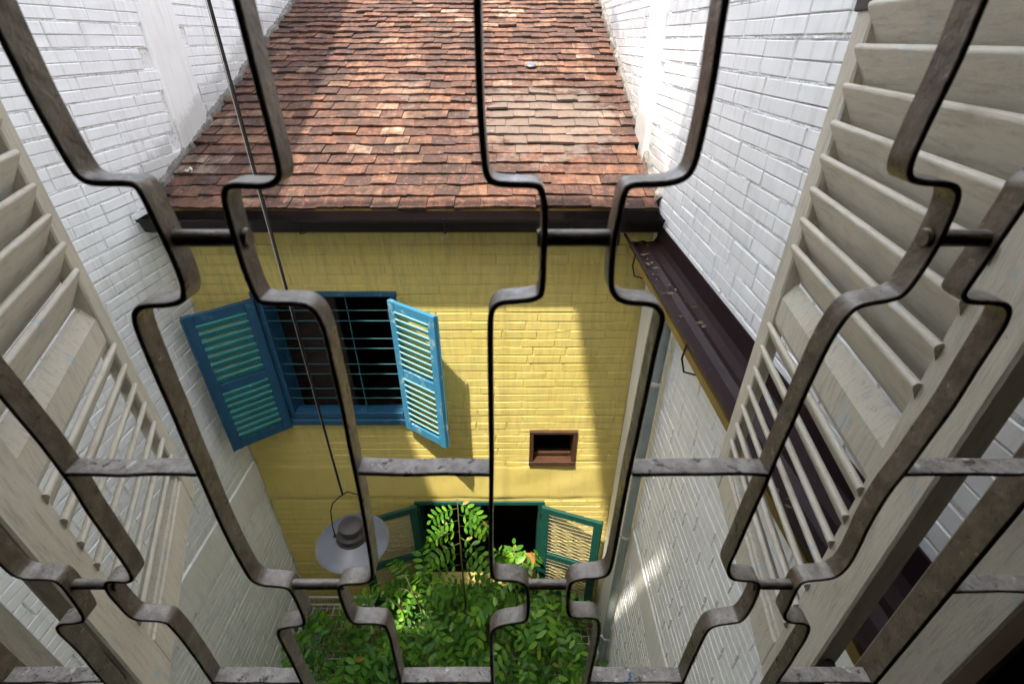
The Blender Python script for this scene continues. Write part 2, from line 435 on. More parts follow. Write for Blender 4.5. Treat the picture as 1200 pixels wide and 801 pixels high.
mb = MB(); mb.box((WL-.05, 3.463, -.9), (WL+.016, 3.822, 1.6), ch=.004); loc(mb.build('column', M['plaster'], lw), lw)
mb = MB(); mb.box((WL-.05, .385, -3.39), (WL+.012, 2.998, -3.07), ch=.005); loc(mb.build('plaster_band', M['plaster'], lw), lw)

# ------------------------------------------------------------------ right white wall
def rplace(u, v, n): return (WR - n, u, v)
rw = thing('brick_wall', 'white painted brick wall on the right, sunlit at its far end', 'wall', (WR, 3, GZ), 0, 'white brick walls of the light well')
rw['kind'] = 'thing'
keepR = lambda u, v: not (u > 3.1 and v < roof_z(u) - .06) and not (3.43 < u < 3.73 and v > roof_z(u) - .1) and not (-3.40 < v < -3.10) and not (u > 2.45 and v < -1.0)
mb = MB(); brickface(mb, rplace, .39, 8.4, GZ, 1.5, .232, .117, .004, keep=keepR, seed=23)
loc(mb.build('brickwork', M['white'], rw, fix=True), rw)
mb = MB(); mb.box((WR+.0085, .385, GZ), (WR+.22, 9.0, 2.6)); beds(mb, rplace, .39, 8.2, -3.6, 1.4, .117, .004, keep=keepR, seed=23)
loc(mb.build('mortar', M['white_m'], rw), rw)
mb = MB(); mb.box((WR-.035, 3.43, -.9), (WR+.05, 3.73, 1.6), ch=.006); loc(mb.build('column', M['plaster'], rw), rw)
mb = MB(); mb.box((WR-.010, .385, -3.39), (WR+.05, 2.447, -3.11), ch=.005); loc(mb.build('plaster_band', M['plaster'], rw), rw)
mb = MB(); mb.box((WR-.006, 2.45, GZ), (WR+.05, 2.998, -1.0), ch=.004); loc(mb.build('plaster_strip', M['plaster'], rw), rw)

# ------------------------------------------------------------------ yellow house
hs = thing('yellow_house', 'yellow painted brick house with a red clay tiled roof and blue shutters', 'house', (-.65, 3.0, GZ))
def put(mb, name, m, parent=hs, fix=False, smooth=None):
    o = mb.build(name, m, parent, fix=fix)
    if smooth: smooth_angle(o, smooth)
    root = parent
    while root.parent: root = root.parent
    if parent is root: loc(o, root)
    return o
W1 = (-1.78, -.835, -2.64, -1.50); W2 = (-.90, .285, -4.93, -3.60); VT = (.165, .525, -3.095, -2.75)
yplace = lambda u, v, n: (u, WY - n, v)
mb = MB()
keepY = lambda u, v: not (-3.56 < v < -3.13)
brickface(mb, yplace, WL, WR, GZ, -.93, .237, .0725, -.98, holes=(W1, W2, VT), halves=False, bed=.010, keep=keepY, relief=1.15, seed=31, merge=.35)
def ybox(mb, a, b, c, d): mb.box((a, WY+.0045, c), (b, WY+.16, d))
pierced(mb, ybox, WL+.001, WR-.001, GZ, -.86, (W1, W2, VT))
def ykeep(u, v):
    for h in (W1, W2, VT):
        if h[0]-.01 < u < h[1]+.01 and h[2]-.02 < v < h[3]+.02: return False
    return keepY(u, v)
beds(mb, yplace, WL, WR, -5.2, -.95, .0725, -.98, step=.016, amp=.0050, keep=ykeep, seed=31, h=.014)
put(mb, 'wall', M['yellow'], fix=True)
mb = MB()                                     # smooth plaster lintel over the lower window, uneven surface
nx, nz = 90, 14
vs = []; fs = []
for j in range(nz+1):
    for i in range(nx+1):
        u = WL + (WR-WL)*i/nx; v = -3.57 + .45*j/nz
        e = .03*noise.noise(Vector((u*6, j, 2))) if j in (0, nz) else 0
        vs.append((u, WY - .004 - .008*noise.noise(Vector((u*3, v*5, 8))) + (.012 if j in (0, nz) else 0), v + e))
for j in range(nz):
    for i in range(nx): fs.append((j*(nx+1)+i, j*(nx+1)+i+1, (j+1)*(nx+1)+i+1, (j+1)*(nx+1)+i))
mb.add(vs, fs); o = put(mb, 'plaster_band', M['yellow']); smooth_angle(o, 60)

# rooms behind the openings
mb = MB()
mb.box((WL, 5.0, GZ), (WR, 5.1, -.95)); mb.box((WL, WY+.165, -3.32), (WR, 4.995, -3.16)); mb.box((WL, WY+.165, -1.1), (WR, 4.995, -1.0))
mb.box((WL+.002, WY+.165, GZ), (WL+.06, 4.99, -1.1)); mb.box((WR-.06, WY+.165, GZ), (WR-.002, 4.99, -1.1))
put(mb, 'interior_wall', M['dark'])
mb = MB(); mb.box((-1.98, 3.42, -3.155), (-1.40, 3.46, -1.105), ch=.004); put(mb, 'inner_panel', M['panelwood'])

# roof: deck + laid clay tiles
mb = MB()
Yr = 6.75
y0 = 2.93
mb.add([(WL, y0, roof_z(y0)-.045), (WR, y0, roof_z(y0)-.045), (WR, Yr, roof_z(Yr)-.045), (WL, Yr, roof_z(Yr)-.045),
        (WL, y0, roof_z(y0)-.10), (WR, y0, roof_z(y0)-.10), (WR, Yr, roof_z(Yr)-.10), (WL, Yr, roof_z(Yr)-.10)],
       [(0,1,2,3), (7,6,5,4), (0,4,5,1), (2,6,7,3)])
mb.add([(WL, Yr, roof_z(Yr)-.045), (WR, Yr, roof_z(Yr)-.045), (WR, Yr+2.5, roof_z(Yr)-1.0), (WL, Yr+2.5, roof_z(Yr)-1.0)], [(0,1,2,3)])
put(mb, 'roof_deck', M['dark'])
mb = MB(); rnd = random.Random(5)
ex = .115; Lr = (Yr - y0)/math.cos(SLOPE)
rows = int(Lr/ex)
for r in range(rows+1):
    s0 = r*ex - .012
    x = WL + .035 - (.083 if r % 2 else 0) + rnd.uniform(-.02, .02)
    while x < WR - .03:
        w = .164*rnd.uniform(.95, 1.04)
        xa, xb = max(x+.0012, WL+.03), min(x+w-.0012, WR-.025)
        x += w
        if xb - xa < .04: continue
        lift = rnd.uniform(0, .009) * (2.2 if rnd.random() < .06 else 1); tw = rnd.uniform(-.004, .004); ds = rnd.uniform(-.008, .008); th = rnd.uniform(.015, .020)
        sg = .010*noise.noise(Vector((x*1.1, r*.13, 3))) - .006
        nseg = 4; vs = []
        cam = rnd.uniform(-.003, .004)
        for q in range(nseg+1):
            t = q/nseg; xx = xa + (xb-xa)*t
            b = cam*4*t*(1-t) + tw*(t-.5)*2 + sg
            e = rnd.uniform(-.0022, .0022)
            for (sv, nv) in ((s0+ds+e, .010+lift), (s0+ds+e-.001, .010+lift+th), (s0+ex*1.5, th-.008), (s0+ex*1.5, -.010)):
                n_ = nv + b
                yy = y0 + sv*math.cos(SLOPE) - n_*math.sin(SLOPE); zz = roof_z(y0) + sv*math.sin(SLOPE) + n_*math.cos(SLOPE)
                vs.append((xx, yy, zz - .02))
        fs = []
        for q in range(nseg):
            for k in range(4): fs.append((q*4+k, q*4+(k+1) % 4, q*4+4+(k+1) % 4, q*4+4+k))
        fs.append((3,2,1,0)); fs.append((nseg*4, nseg*4+1, nseg*4+2, nseg*4+3))
        mb.add(vs, fs)
rt = put(mb, 'roof_tiles', M['tile'], fix=True)
# cement fillets where roof meets the white walls
for side in (0, 1):
    mb = MB(); N = 330; vs = []; fs = []
    for i in range(N+1):
        y = y0 + .02 + (Yr - y0)*i/N
        wv = .034 + .030*noise.noise(Vector((y*7, side, 1))) + .022*noise.noise(Vector((y*23, side, 4)))
        hv = .026 + .026*noise.noise(Vector((y*6, side, 9))) + .016*noise.noise(Vector((y*31, side, 2)))
        z = roof_z(y)
        for (a, b) in ((0, hv), (wv*.35, hv*.55+.012), (wv*.8, .020), (wv, -.03)):
            xx = WL + .0 + a if side == 0 else WR - a
            vs.append((xx, y, z + b + .012*noise.noise(Vector((y*34, a*60, side)))))
    for i in range(N):
        for k in range(3): fs.append((i*4+k, i*4+k+1, i*4+5+k, i*4+4+k))
    mb.add(vs, fs); put(mb, 'roof_mortar', M['concrete'], fix=True)
# yellow-green fascia below the first tiles
mb = MB(); mb.box((WL+.03, 2.925, -.935), (WR-.03, 2.945, -.872)); put(mb, 'fascia', M['ochre'])

# eave gutter
gp = [(2.918, -.885), (2.916, -.955), (2.895, -.983), (2.835, -.990), (2.802, -.975), (2.775, -.905), (2.760, -.893), (2.764, -.906)]
mb = MB(); mb.ribbon(gp, .003, WL+.03, WR-.02, lambda a, b, e: (e, a, b), ch=.0005)
for xx in (WL+.032, WR-.024):
    mb.add([(xx, a, b) for a, b in gp[:7]], [tuple(range(7))])
gt = put(mb, 'gutter', M['gutter_dark'], fix=True)
for xx in (-1.26, -.40, .35):
    mb = MB(); mb.tube([(xx, 2.768, -.888), (xx, 2.79, -.985), (xx, 2.85, -1.0), (xx, 2.93, -1.01), (xx, 2.985, -1.03)], .004, 6)
    put(mb, 'gutter_bracket', M['gutter'], gt)
# upper window
wf = MB()
wf.box((-1.80, WY-.018, -1.50), (-.795, WY+.165, -1.464), ch=.003)
wf.box((-1.80, WY-.016, -2.64), (-1.735, WY+.165, -1.502), ch=.003); wf.box((-.842, WY-.016, -2.588), (-.80, WY+.165, -1.502), ch=.003)
wf.box((-1.734, WY-.02, -2.588), (-.803, WY+.085, -2.53), ch=.004); wf.box((-1.82, WY-.032, -2.652), (-.795, WY+.06, -2.592), ch=.006)
wf = put(wf, 'window_frame', M['blue'])
for z in (-1.620, -1.705, -1.853, -1.938, -2.079, -2.170, -2.309, -2.402):
    b = MB(); b.tube([(-1.766, WY+.012, z), (-.84, WY+.012, z)], .0036, 8); put(b, 'window_bar', M['tealbar'], wf, smooth=50)
    wf.children[-1].matrix_parent_inverse = Matrix.Identity(4)
for x in (-1.163,):
    b = MB(); b.tube([(x, WY+.022, -2.54), (x, WY+.022, -1.49)], .0050, 8); put(b, 'window_bar', M['tealbar'], wf, smooth=50)

def shutter(hx, hy, z0, z1, w, ang, side, fm, sm, fw, n_up, n_lo, mid, rail, slat_h, tilt, sth=.010):
    """a louvred leaf hung at (hx,hy); side +1 = leaf runs to +X. Children stay inside the house tree."""
    T = Matrix.Translation((hx, hy, 0)) @ Matrix.Rotation(ang, 4, 'Z')
    th = .032; f = MB()
    f.box((0, -th/2, z0), (fw, th/2, z1), T, .003); f.box((w-fw, -th/2, z0), (w, th/2, z1), T, .003)
    f.box((fw+.0005, -th/2+.002, z1-rail), (w-fw-.0005, th/2-.002, z1-.002), T, .003)
    f.box((fw+.0005, -th/2+.002, z0+.002), (w-fw-.0005, th/2-.002, z0+rail), T, .003)
    f.box((fw+.0005, -th/2+.002, mid-.038), (w-fw-.0005, th/2-.002, mid+.038), T, .003)
    f.box((w-.012, th/2, z0+.004), (w+.006, th/2+.009, z1-.004), T, .002)
    fo = put(f, 'shutter', M[fm])
    s = MB()
    for (a, b, n) in ((mid+.038, z1-rail, n_up), (z0+rail, mid-.038, n_lo)):
        st = (b-a)/n
        for i in range(n):
            z = a + st*(i+.5)
            Q = T @ Matrix.Translation((0, 0, z)) @ Matrix.Rotation(tilt, 4, 'X')
            s.box((fw-.006, -slat_h/2, -sth/2), (w-fw+.006, slat_h/2, sth/2), Q, sth*.32, .0002)
    so = put(s, 'louvre_slats', M[sm], fo)
    for z in (z0+.12, z1-.12):
        h = MB(); h.tube([T @ Vector((-.004, -.012, z-.035)), T @ Vector((-.004, -.012, z+.035))], .008, 8); put(h, 'hinge', M['gutter'], fo)
    return fo
# right leaf swings right and out, left leaf swings left and out
sR = shutter(-.845, 2.960, -2.652, -1.505, .425, R(-34.5), 1, 'bluel', 'teall', .062, 9, 8, -2.10, .072, .066, R(-57), .010)  # right leaf has the lighter blue and the paler slats
sR['label'] = 'light blue shutter leaf with pale slats'
sL = shutter(-1.775, 2.965, -2.655, -1.505, .435, R(180+38.5), -1, 'blue', 'teal', .066, 8, 8, -2.10, .075, .062, R(65), .021)
sL['label'] = 'dark blue shutter leaf with teal slats'

# small square vent opening
v = MB()
v.box((.145, WY-.026, -2.756), (.542, WY+.05, -2.726), ch=.003); v.box((.145, WY-.028, -3.117), (.542, WY+.05, -3.070), ch=.003)
v.box((.146, WY-.024, -3.069), (.180, WY+.165, -2.757), ch=.003); v.box((.508, WY-.024, -3.069), (.541, WY+.165, -2.757), ch=.003)
v.box((.181, WY+.06, -3.069), (.507, WY+.10, -3.035), ch=.003)
put(v, 'vent_frame', M['brown_wood'])

# lower window with green shutters
w2 = MB()
w2.box((-.90, WY-.012, -3.64), (.30, WY+.165, -3.598), ch=.003); w2.box((-.90, WY-.010, -4.93), (-.855, WY+.165, -3.642), ch=.003)
w2.box((.245, WY-.010, -4.93), (.295, WY+.165, -3.642), ch=.003); w2.box((-.93, WY-.05, -4.985), (.33, WY+.16, -4.932), ch=.004)
put(w2, 'window_frame', M['green'])
g1 = shutter(.275, 2.965, -4.93, -3.62, .555, R(-19), 1, 'green', 'greyslat', .072, 12, 10, -4.31, .075, .027, R(-55), .0052)
g1['label'] = 'dark green shutter leaf with thin pale slats'
g2 = shutter(-.875, 2.965, -4.93, -3.62, .555, R(180+19), -1, 'green', 'greyslat', .072, 12, 10, -4.31, .075, .027, R(55), .0052)
g2['label'] = 'dark green shutter leaf beneath the hanging lamp'

# ------------------------------------------------------------------ side gutter and downpipe along the right wall
sg = thing('rain_gutter', 'dark brown metal gutter running along the right white wall with debris inside', 'gutter', (.80, 1.7, -1.09))
path = [(.905, -.958), (.902, -1.045), (.885, -1.072), (.845, -1.078), (.815, -1.066), (.785, -1.078), (.735, -1.074), (.712, -1.045), (.703, -1.022), (.694, -1.020), (.696, -1.03)]
mb = MB(); mb.ribbon(path, .003, .42, 2.90, lambda a, b, e: (a, e, b), ch=.0005)
put(mb, 'trough', M['gutter'], sg, fix=True)
mb = MB(); mb.box((.706, .42, -1.098), (.722, 2.80, -1.062), ch=.002); put(mb, 'fascia_board', M['ochre'], sg)
for y in (1.62, 2.56):
    mb = MB(); mb.tube([(.692, y, -1.02), (.684, y, -1.09), (.70, y-.01, -1.15), (.76, y-.015, -1.165), (.83, y-.01, -1.12)], .0045, 6); put(mb, 'gutter_bracket', M['gutter'], sg)
mb = MB(); mb.tube([(.84, 2.32, -1.075), (.84, 2.32, -1.12), (.85, 2.32, -1.20), (.852, 2.32, -1.24), (.852, 2.32, GZ)], [.062, .055, .036, .032, .032], 16)
dp = put(mb, 'downpipe', M['pipe'], sg, smooth=40)
for z in (-1.73, -3.16, -4.6):
    mb = MB(); mb.tube([(.852, 2.32, z-.012), (.852, 2.32, z+.012)], .037, 16); mb.box((.785, 2.312, z-.009), (.823, 2.328, z+.009)); put(mb, 'pipe_clamp', M['wire'], dp)
# leaf litter lying in the trough
mb = MB(); rnd = random.Random(8)
for i in range(80):
    y = rnd.choice((rnd.gauss(1.95, .10), rnd.gauss(2.35, .16), rnd.uniform(.6, 2.7)))
    x = rnd.uniform(.725, .80) if rnd.random() < .7 else rnd.uniform(.74, .87)
    s_ = rnd.choice((.004, .006, .008, .012, .022))*rnd.uniform(.7, 1.3)
    Q = Matrix.Translation((x, y, -1.066 + rnd.uniform(0, .012))) @ Matrix.Rotation(rnd.uniform(0, 6.3), 4, 'Z') @ Matrix.Rotation(rnd.uniform(-.8, .8), 4, 'X')
    mb.add([(-s_, 0, 0), (0, -s_*.4, .002), (s_, 0, 0), (0, s_*.4, .003)], [(0,1,2,3)], Q)
o = mb.build('dry_leaves', M['litter']); o['kind'] = 'stuff'; o['label'] = 'dry leaf litter lying in the brown side gutter'; o['category'] = 'dead leaves'

# ------------------------------------------------------------------ house the picture is taken from
nh = thing('front_house', 'plastered house front with the timber window opening that the iron grille sits in', 'house', (-.09, .29, GZ))
HX0, HX1, HZ0, HZ1 = -.760, .580, -1.15, .56
mb = MB()
vs = []
for y in (.290, .374):
    for (x0, x1, z0, z1) in ((WL+.001, WR-.001, GZ, .98), (HX0, HX1, HZ0, HZ1)):
        vs += [(x0, y, z0), (x1, y, z0), (x1, y, z1), (x0, y, z1)]
fs = []
for i in range(4):
    j = (i+1) % 4
    fs += [(i, j, 4+j, 4+i), (8+j, 8+i, 12+i, 12+j), (j, i, 8+i, 8+j), (4+i, 4+j, 12+j, 12+i)]
mb.add(vs, fs)
put(mb, 'wall', M['plaster'], nh)
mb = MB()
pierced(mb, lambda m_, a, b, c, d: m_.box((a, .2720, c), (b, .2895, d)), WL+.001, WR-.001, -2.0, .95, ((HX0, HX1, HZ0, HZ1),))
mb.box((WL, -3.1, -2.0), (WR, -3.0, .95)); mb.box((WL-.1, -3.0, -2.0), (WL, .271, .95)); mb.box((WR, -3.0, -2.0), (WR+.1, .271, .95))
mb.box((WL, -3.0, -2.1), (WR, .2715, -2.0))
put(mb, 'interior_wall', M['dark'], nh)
mb = MB()
mb.box((HX0, .2855, HZ0), (-.714, .383, HZ1), ch=.002); mb.box((.536, .2855, HZ0), (HX1, .377, HZ1), ch=.002)
mb.box((-.7135, .287, .50), (.5355, .376, HZ1), ch=.002); mb.box((-.7135, .287, HZ0), (.5355, .376, -1.08), ch=.002)
wfr = put(mb, 'window_frame', M['cream'], nh)
for a, b in ((HX0-.03, -.7115), (.5335, HX1+.03)):
    mb = MB(); mb.box((a, .262, HZ0-.03), (b, .2850, HZ1+.03), ch=.003); put(mb, 'window_trim', M['old_wood'], nh)
mb = MB(); mb.box((WL+.001, -3.1, .95), (WR-.001, .2895, 1.0)); mb.box((WL+.001, .2895, .981), (WR-.001, .42, 1.02)); put(mb, 'roof_slab', M['concrete'], nh)

# ------------------------------------------------------------------ louvred shutters of the near window
NS = 1.12
def near_leaf(hx, hy, ang, mir, zs, label, stain):
    root = thing('louvred_shutter', label, 'shutter', (hx*NS, hy*NS, 0), 0, 'cream louvred shutters of the near window'); root.scale = (NS, NS, NS)
    T = Matrix.Rotation(ang, 4, 'Z')
    # local x = along the leaf from hinge to free edge, local y: towards the viewer's side is mir
    w, th, z0, z1 = .557, .028, -.965+zs, .40+zs
    sa, sb = .086, .055
    def B(m_, a, b, ch=.003):
        ya, yb = sorted((a[1]*mir, b[1]*mir)); m_.box((a[0], ya, a[2]), (b[0], yb, b[2]), T, ch)
    for (a, b) in ((0, sa), (w-sb, w)):
        m_ = MB(); B(m_, (a, -th/2, z0), (b, th/2, z1)); m_.build('stile', M['cream'], root)
    m_ = MB(); B(m_, (sa+.0006, -th/2+.001, z0+.001), (w-sb-.0006, th/2-.001, z0+.085)); B(m_, (sa+.0006, -th/2+.004, z0+.0852), (w-sb-.0006, th/2-.006, z0+.097)); m_.build('rail', M['cream'], root)
    m_ = MB(); B(m_, (sa+.0006, -th/2+.001, z1-.09), (w-sb-.0006, th/2-.001, z1-.001)); m_.build('rail', M['cream'], root)
    m_ = MB()                                              # fielded panel between the two sets of louvres
    a, b, c, d = sa+.0006, w-sb-.0006, -.485+zs, -.395+zs
    pr = [(c, -.010), (c, .006), (c+.012, .010), (d-.030, .010), (d-.004, -.004), (d, -.010)]
    vs = [Vector((x, n_*mir, z)) for x in (a, b) for z, n_ in pr]; k = len(pr)
    m_.add([T @ p for p in vs], [tuple(range(k)), tuple(range(k, 2*k))] + [(i, (i+1) % k, k+(i+1) % k, k+i) for i in range(k)])
    m_.build('panel', M['cream'], root, fix=True)
    rnd = random.Random(int(hx*100))
    def slats(zl, deg, L):
        for z in zl:
            m_ = MB()
            # inner edge high and proud of the leaf, outer edge low; rounded nose
            tl = R(deg)
            dy, dz = math.cos(tl), math.sin(tl); t2 = .0055
            top = Vector((th/2+.005, z))
            ax = Vector((-dy, -dz)); nx_ = Vector((dz, -dy))     # along the slat downwards/outwards, and its underside normal
            sec = []
            for q in range(7):
                an = math.pi*q/6
                sec.append(top + ax*t2 + nx_*(t2*math.cos(an)) - ax*(t2*math.sin(an)))
            sec += [top + ax*L - nx_*t2*.8, top + ax*L + nx_*t2*.8]
            j = rnd.uniform(-.0015, .0015); k = len(sec)
            vs = []
            for x in (sa-.008, w-sb+.005):
                for p in sec: vs.append(T @ Vector((x, p.x*mir, p.y + j + rnd.uniform(-.0004, .0004))))
            m_.add(vs, [tuple(range(k)), tuple(range(k, 2*k))[::-1]] + [(i, (i+1) % k, k+(i+1) % k, k+i) for i in range(k)])
            o_ = m_.build('slat', M['cream_s'], root, fix=True); smooth_angle(o_, 35)
    slats([-.0055+zs - .0525*i for i in range(-6, 7)], 62, .086)
    slats([-.484+zs - .0525*i for i in range(0, 7)], 60, .070)
    for z in (z0+.18, z1-.25):
        m_ = MB(); m_.tube([T @ Vector((-.006, 0, z-.04)), T @ Vector((-.006, 0, z+.04))], .007, 10); m_.build('hinge', M['gutter'], root)
    m_ = MB()                                              # stay hook on the free stile
    m_.tube([T @ Vector((w-.02, -mir*.014, z0+.008)), T @ Vector((w-.004, -mir*.026, z0+.012)), T @ Vector((w+.006, -mir*.026, z0+.035))], .004, 8)
    m_.build('stay_hook', M['gutter'], root)
    m_ = MB(); B(m_, (w-.050, -.020, .035+zs), (w+.006, th/2+.004, .12+zs), .002); m_.build('iron_strap', M['gutter'], root)
    return root
A1 = math.atan2(1, -.45); A2 = math.atan2(1, .17)
near_leaf(-.626, .375, A1, -1, -.045, 'cream louvred shutter with flaking paint, swung wide open against the left wall side', 1)
near_leaf(.449, .345, A2, 1, 0.0, 'cream louvred shutter swung open in front of the right wall and the brown side gutter', 2)

# ------------------------------------------------------------------ wrought iron grille
gr = thing('iron_grille', 'bronze painted wrought iron window grille of scrolled flat bars seen close up', 'grille', (-.09, .28, -.70))
STR = [
    [(-0.4853,-0.3283),(-0.4904,-0.4279),(-0.4844,-0.4502),(-0.4575,-0.4516),(-0.4487,-0.4559),(-0.4482,-0.4811),(-0.4518,-0.5127),(-0.4562,-0.5259),(-0.4677,-0.5309),(-0.4841,-0.5309),(-0.4946,-0.5429),(-0.4927,-0.5733),(-0.4959,-0.6592)],
    [(-0.3822,-0.1726),(-0.3754,-0.2226),(-0.3683,-0.2996),(-0.3713,-0.3558),(-0.3714,-0.4081),(-0.3723,-0.4488),(-0.3801,-0.4574),(-0.3985,-0.4530),(-0.4057,-0.4617),(-0.4075,-0.4811),(-0.4054,-0.5176),(-0.3964,-0.5242),(-0.3716,-0.5259),(-0.3670,-0.5377),(-0.3649,-0.5978),(-0.3647,-0.6592)],
    [(-0.2511,-0.0005),(-0.2467,-0.0624),(-0.2431,-0.0679),(-0.2382,-0.0698),(-0.2172,-0.0694),(-0.2134,-0.0717),(-0.2118,-0.0825),(-0.2093,-0.1085),(-0.2087,-0.1313),(-0.2116,-0.1409),(-0.2143,-0.1440),(-0.2221,-0.1471),(-0.2390,-0.1478),(-0.2454,-0.1496),(-0.2508,-0.1560),(-0.2536,-0.1726),(-0.2544,-0.2202),(-0.2575,-0.2879),(-0.2596,-0.3468),(-0.2599,-0.4307),(-0.2559,-0.4603),(-0.2270,-0.4632),(-0.2223,-0.4721),(-0.2199,-0.5259),(-0.2259,-0.5360),(-0.2510,-0.5412),(-0.2574,-0.5517),(-0.2573,-0.5733),(-0.2552,-0.6592)],
    [(-0.1307,0.0156),(-0.1305,-0.0182),(-0.1298,-0.0578),(-0.1312,-0.0670),(-0.1380,-0.0708),(-0.1454,-0.0713),(-0.1606,-0.0703),(-0.1652,-0.0741),(-0.1671,-0.0865),(-0.1669,-0.1422),(-0.1609,-0.1465),(-0.1385,-0.1459),(-0.1305,-0.1496),(-0.1275,-0.1593),(-0.1262,-0.1726),(-0.1266,-0.2306),(-0.1287,-0.2976),(-0.1303,-0.3502),(-0.1351,-0.4403),(-0.1385,-0.4516),(-0.1453,-0.4574),(-0.1692,-0.4588),(-0.1743,-0.4676),(-0.1748,-0.4888),(-0.1736,-0.5259),(-0.1674,-0.5326),(-0.1388,-0.5309),(-0.1348,-0.5412),(-0.1346,-0.5826),(-0.1364,-0.6592)],
    [(-0.0165,0.0156),(-0.0170,-0.0300),(-0.0158,-0.0511),(-0.0148,-0.0647),(-0.0111,-0.0694),(0.0000,-0.0703),(0.0131,-0.0703),(0.0170,-0.0727),(0.0199,-0.0865),(0.0194,-0.1129),(0.0197,-0.1373),(0.0165,-0.1428),(0.0000,-0.1446),(-0.0083,-0.1453),(-0.0140,-0.1515),(-0.0151,-0.1726),(-0.0158,-0.2306),(-0.0167,-0.2976),(-0.0186,-0.3502),(-0.0208,-0.4417),(-0.0168,-0.4530),(0.0000,-0.4530),(0.0127,-0.4588),(0.0163,-0.4706),(0.0172,-0.5209),(0.0128,-0.5292),(-0.0110,-0.5343),(-0.0213,-0.5447),(-0.0236,-0.5642),(-0.0238,-0.6592)],
    [(0.1009,0.0156),(0.1035,-0.0202),(0.1025,-0.0511),(0.1010,-0.0624),(0.0963,-0.0679),(0.0846,-0.0703),(0.0677,-0.0703),(0.0643,-0.0741),(0.0631,-0.0890),(0.0617,-0.1031),(0.0623,-0.1272),(0.0640,-0.1379),(0.0720,-0.1453),(0.0914,-0.1459),(0.0979,-0.1515),(0.1001,-0.1580),(0.0988,-0.1746),(0.0979,-0.2515),(0.0960,-0.2976),(0.0961,-0.3502),(0.0959,-0.4307),(0.0920,-0.4488),(0.0629,-0.4502),(0.0560,-0.4617),(0.0581,-0.5094),(0.0633,-0.5209),(0.0886,-0.5209),(0.0942,-0.5326),(0.0954,-0.5642),(0.0930,-0.6592)],
    [(0.2239,0.0156),(0.2247,-0.0107),(0.2212,-0.0511),(0.2221,-0.0638),(0.2277,-0.0689),(0.2489,-0.0698),(0.2556,-0.0737),(0.2584,-0.0825),(0.2596,-0.1085),(0.2562,-0.1301),(0.2525,-0.1403),(0.2467,-0.1434),(0.2274,-0.1465),(0.2214,-0.1528),(0.2171,-0.1726),(0.2152,-0.2108),(0.2140,-0.2577),(0.2115,-0.3076),(0.2115,-0.3502),(0.2091,-0.4042),(0.2081,-0.4334),(0.2142,-0.4488),(0.2236,-0.4530),(0.2404,-0.4530),(0.2474,-0.4632),(0.2486,-0.4935),(0.2462,-0.5259),(0.2384,-0.5309),(0.2163,-0.5343),(0.2108,-0.5517),(0.2076,-0.6592)],
    [(0.2946,0.0156),(0.2976,-0.0280),(0.3062,-0.0647),(0.2967,-0.0708),(0.2976,-0.0766),(0.2942,-0.1129),(0.2905,-0.1373),(0.2916,-0.1416),(0.2973,-0.1453),(0.3183,-0.1453),(0.3257,-0.1496),(0.3291,-0.1580),(0.3301,-0.1726),(0.3289,-0.2405),(0.3223,-0.2996),(0.3180,-0.3502),(0.3234,-0.4186),(0.3216,-0.4403),(0.3148,-0.4516),(0.2884,-0.4530),(0.2848,-0.4632),(0.2873,-0.4935),(0.2865,-0.5176),(0.2963,-0.5292),(0.3137,-0.5292),(0.3230,-0.5412),(0.3251,-0.5921),(0.3223,-0.6592)],
]
GY0, GY1 = .280, .298
gpl = lambda a, b, e: (a, e, b)
for i, p in enumerate(STR):
    p = list(p)
    if p[0][1] > -.01:                       # carry the bar up to the head of the window
        x0 = p[0][0]; p = [(x0, .34), (x0, .12)] + p
    else:
        x0 = p[0][0]; xs = -.452 if i == 0 else -.405; xb = -.486 if i == 0 else -.371
        p = [(xb, .34), (xb, -.05), (xs, -.075), (xs, -.14), (xb, -.16)] + (p if i else p)
    p = p + [(p[-1][0], -.75)]
    mb = MB(); mb.ribbon(chaikin(p, 2), .0019, GY0, GY1, gpl, wob=.0012)
    smooth_angle(put(mb, 'scroll_bar', M['iron'], gr), 35)
for x in (-.6225, .4405):
    mb = MB(); mb.ribbon([(x, .36), (x, -.78)], .0032, .279, .306, gpl); put(mb, 'frame_bar', M['iron'], gr)
for z in (.34, -.752):
    mb = MB(); mb.ribbon([(-.619, z), (.437, z)], .003, .281, .300, gpl); put(mb, 'frame_bar', M['iron'], gr)
XN = {-.304: [(-.3714, -.2580), (-.1303, -.0167), (.0978, .2135), (.3215, .4373)], -.6635: [(-.6193, -.4959), (-.3647, -.2552), (-.1364, -.0238), (.0930, .2076), (.3223, .4373)]}
for z, l in XN.items():
    for a, b in l:
        n = 9; pth = [(a+.0015+(b-a-.003)*q/n, z + .0009*noise.noise(Vector((a*40+q, z*9, 1)))) for q in range(n+1)]
        mb = MB(); mb.ribbon(pth, .0022, GY0+.0004, GY1-.0004, gpl, wob=.0018); smooth_angle(put(mb, 'crossbar', M['iron_w'], gr), 35)
for z, l in ((-.1047, [(-.2090, -.1665), (.0195, .0620), (.2580, .2925)]), (-.472, [(-.4485, -.4055), (-.2220, -.1745), (.0165, .0560), (.2480, .2850)])):
    for a, b in l:
        mb = MB(); mb.tube([(a-.004, .289, z), (a, .289, z), (b, .289, z), (b+.004, .289, z)], .0053, 12)
        t_ = smooth_angle(put(mb, 'tie_rod', M['iron'], gr), 40)
        for x, s_ in ((a-.002, -1), (b+.002, 1)):
            mb = MB(); mb.lathe([(.0064, 0), (.006, .0007), (.0045, .0015), (.0022, .0019), (0, .002)], n=14, M=Matrix.Translation((x, .289, z)) @ Matrix.Rotation(s_*math.pi/2, 4, 'Y'))
            o_ = smooth_angle(put(mb, 'rivet', M['iron'], t_), 60)
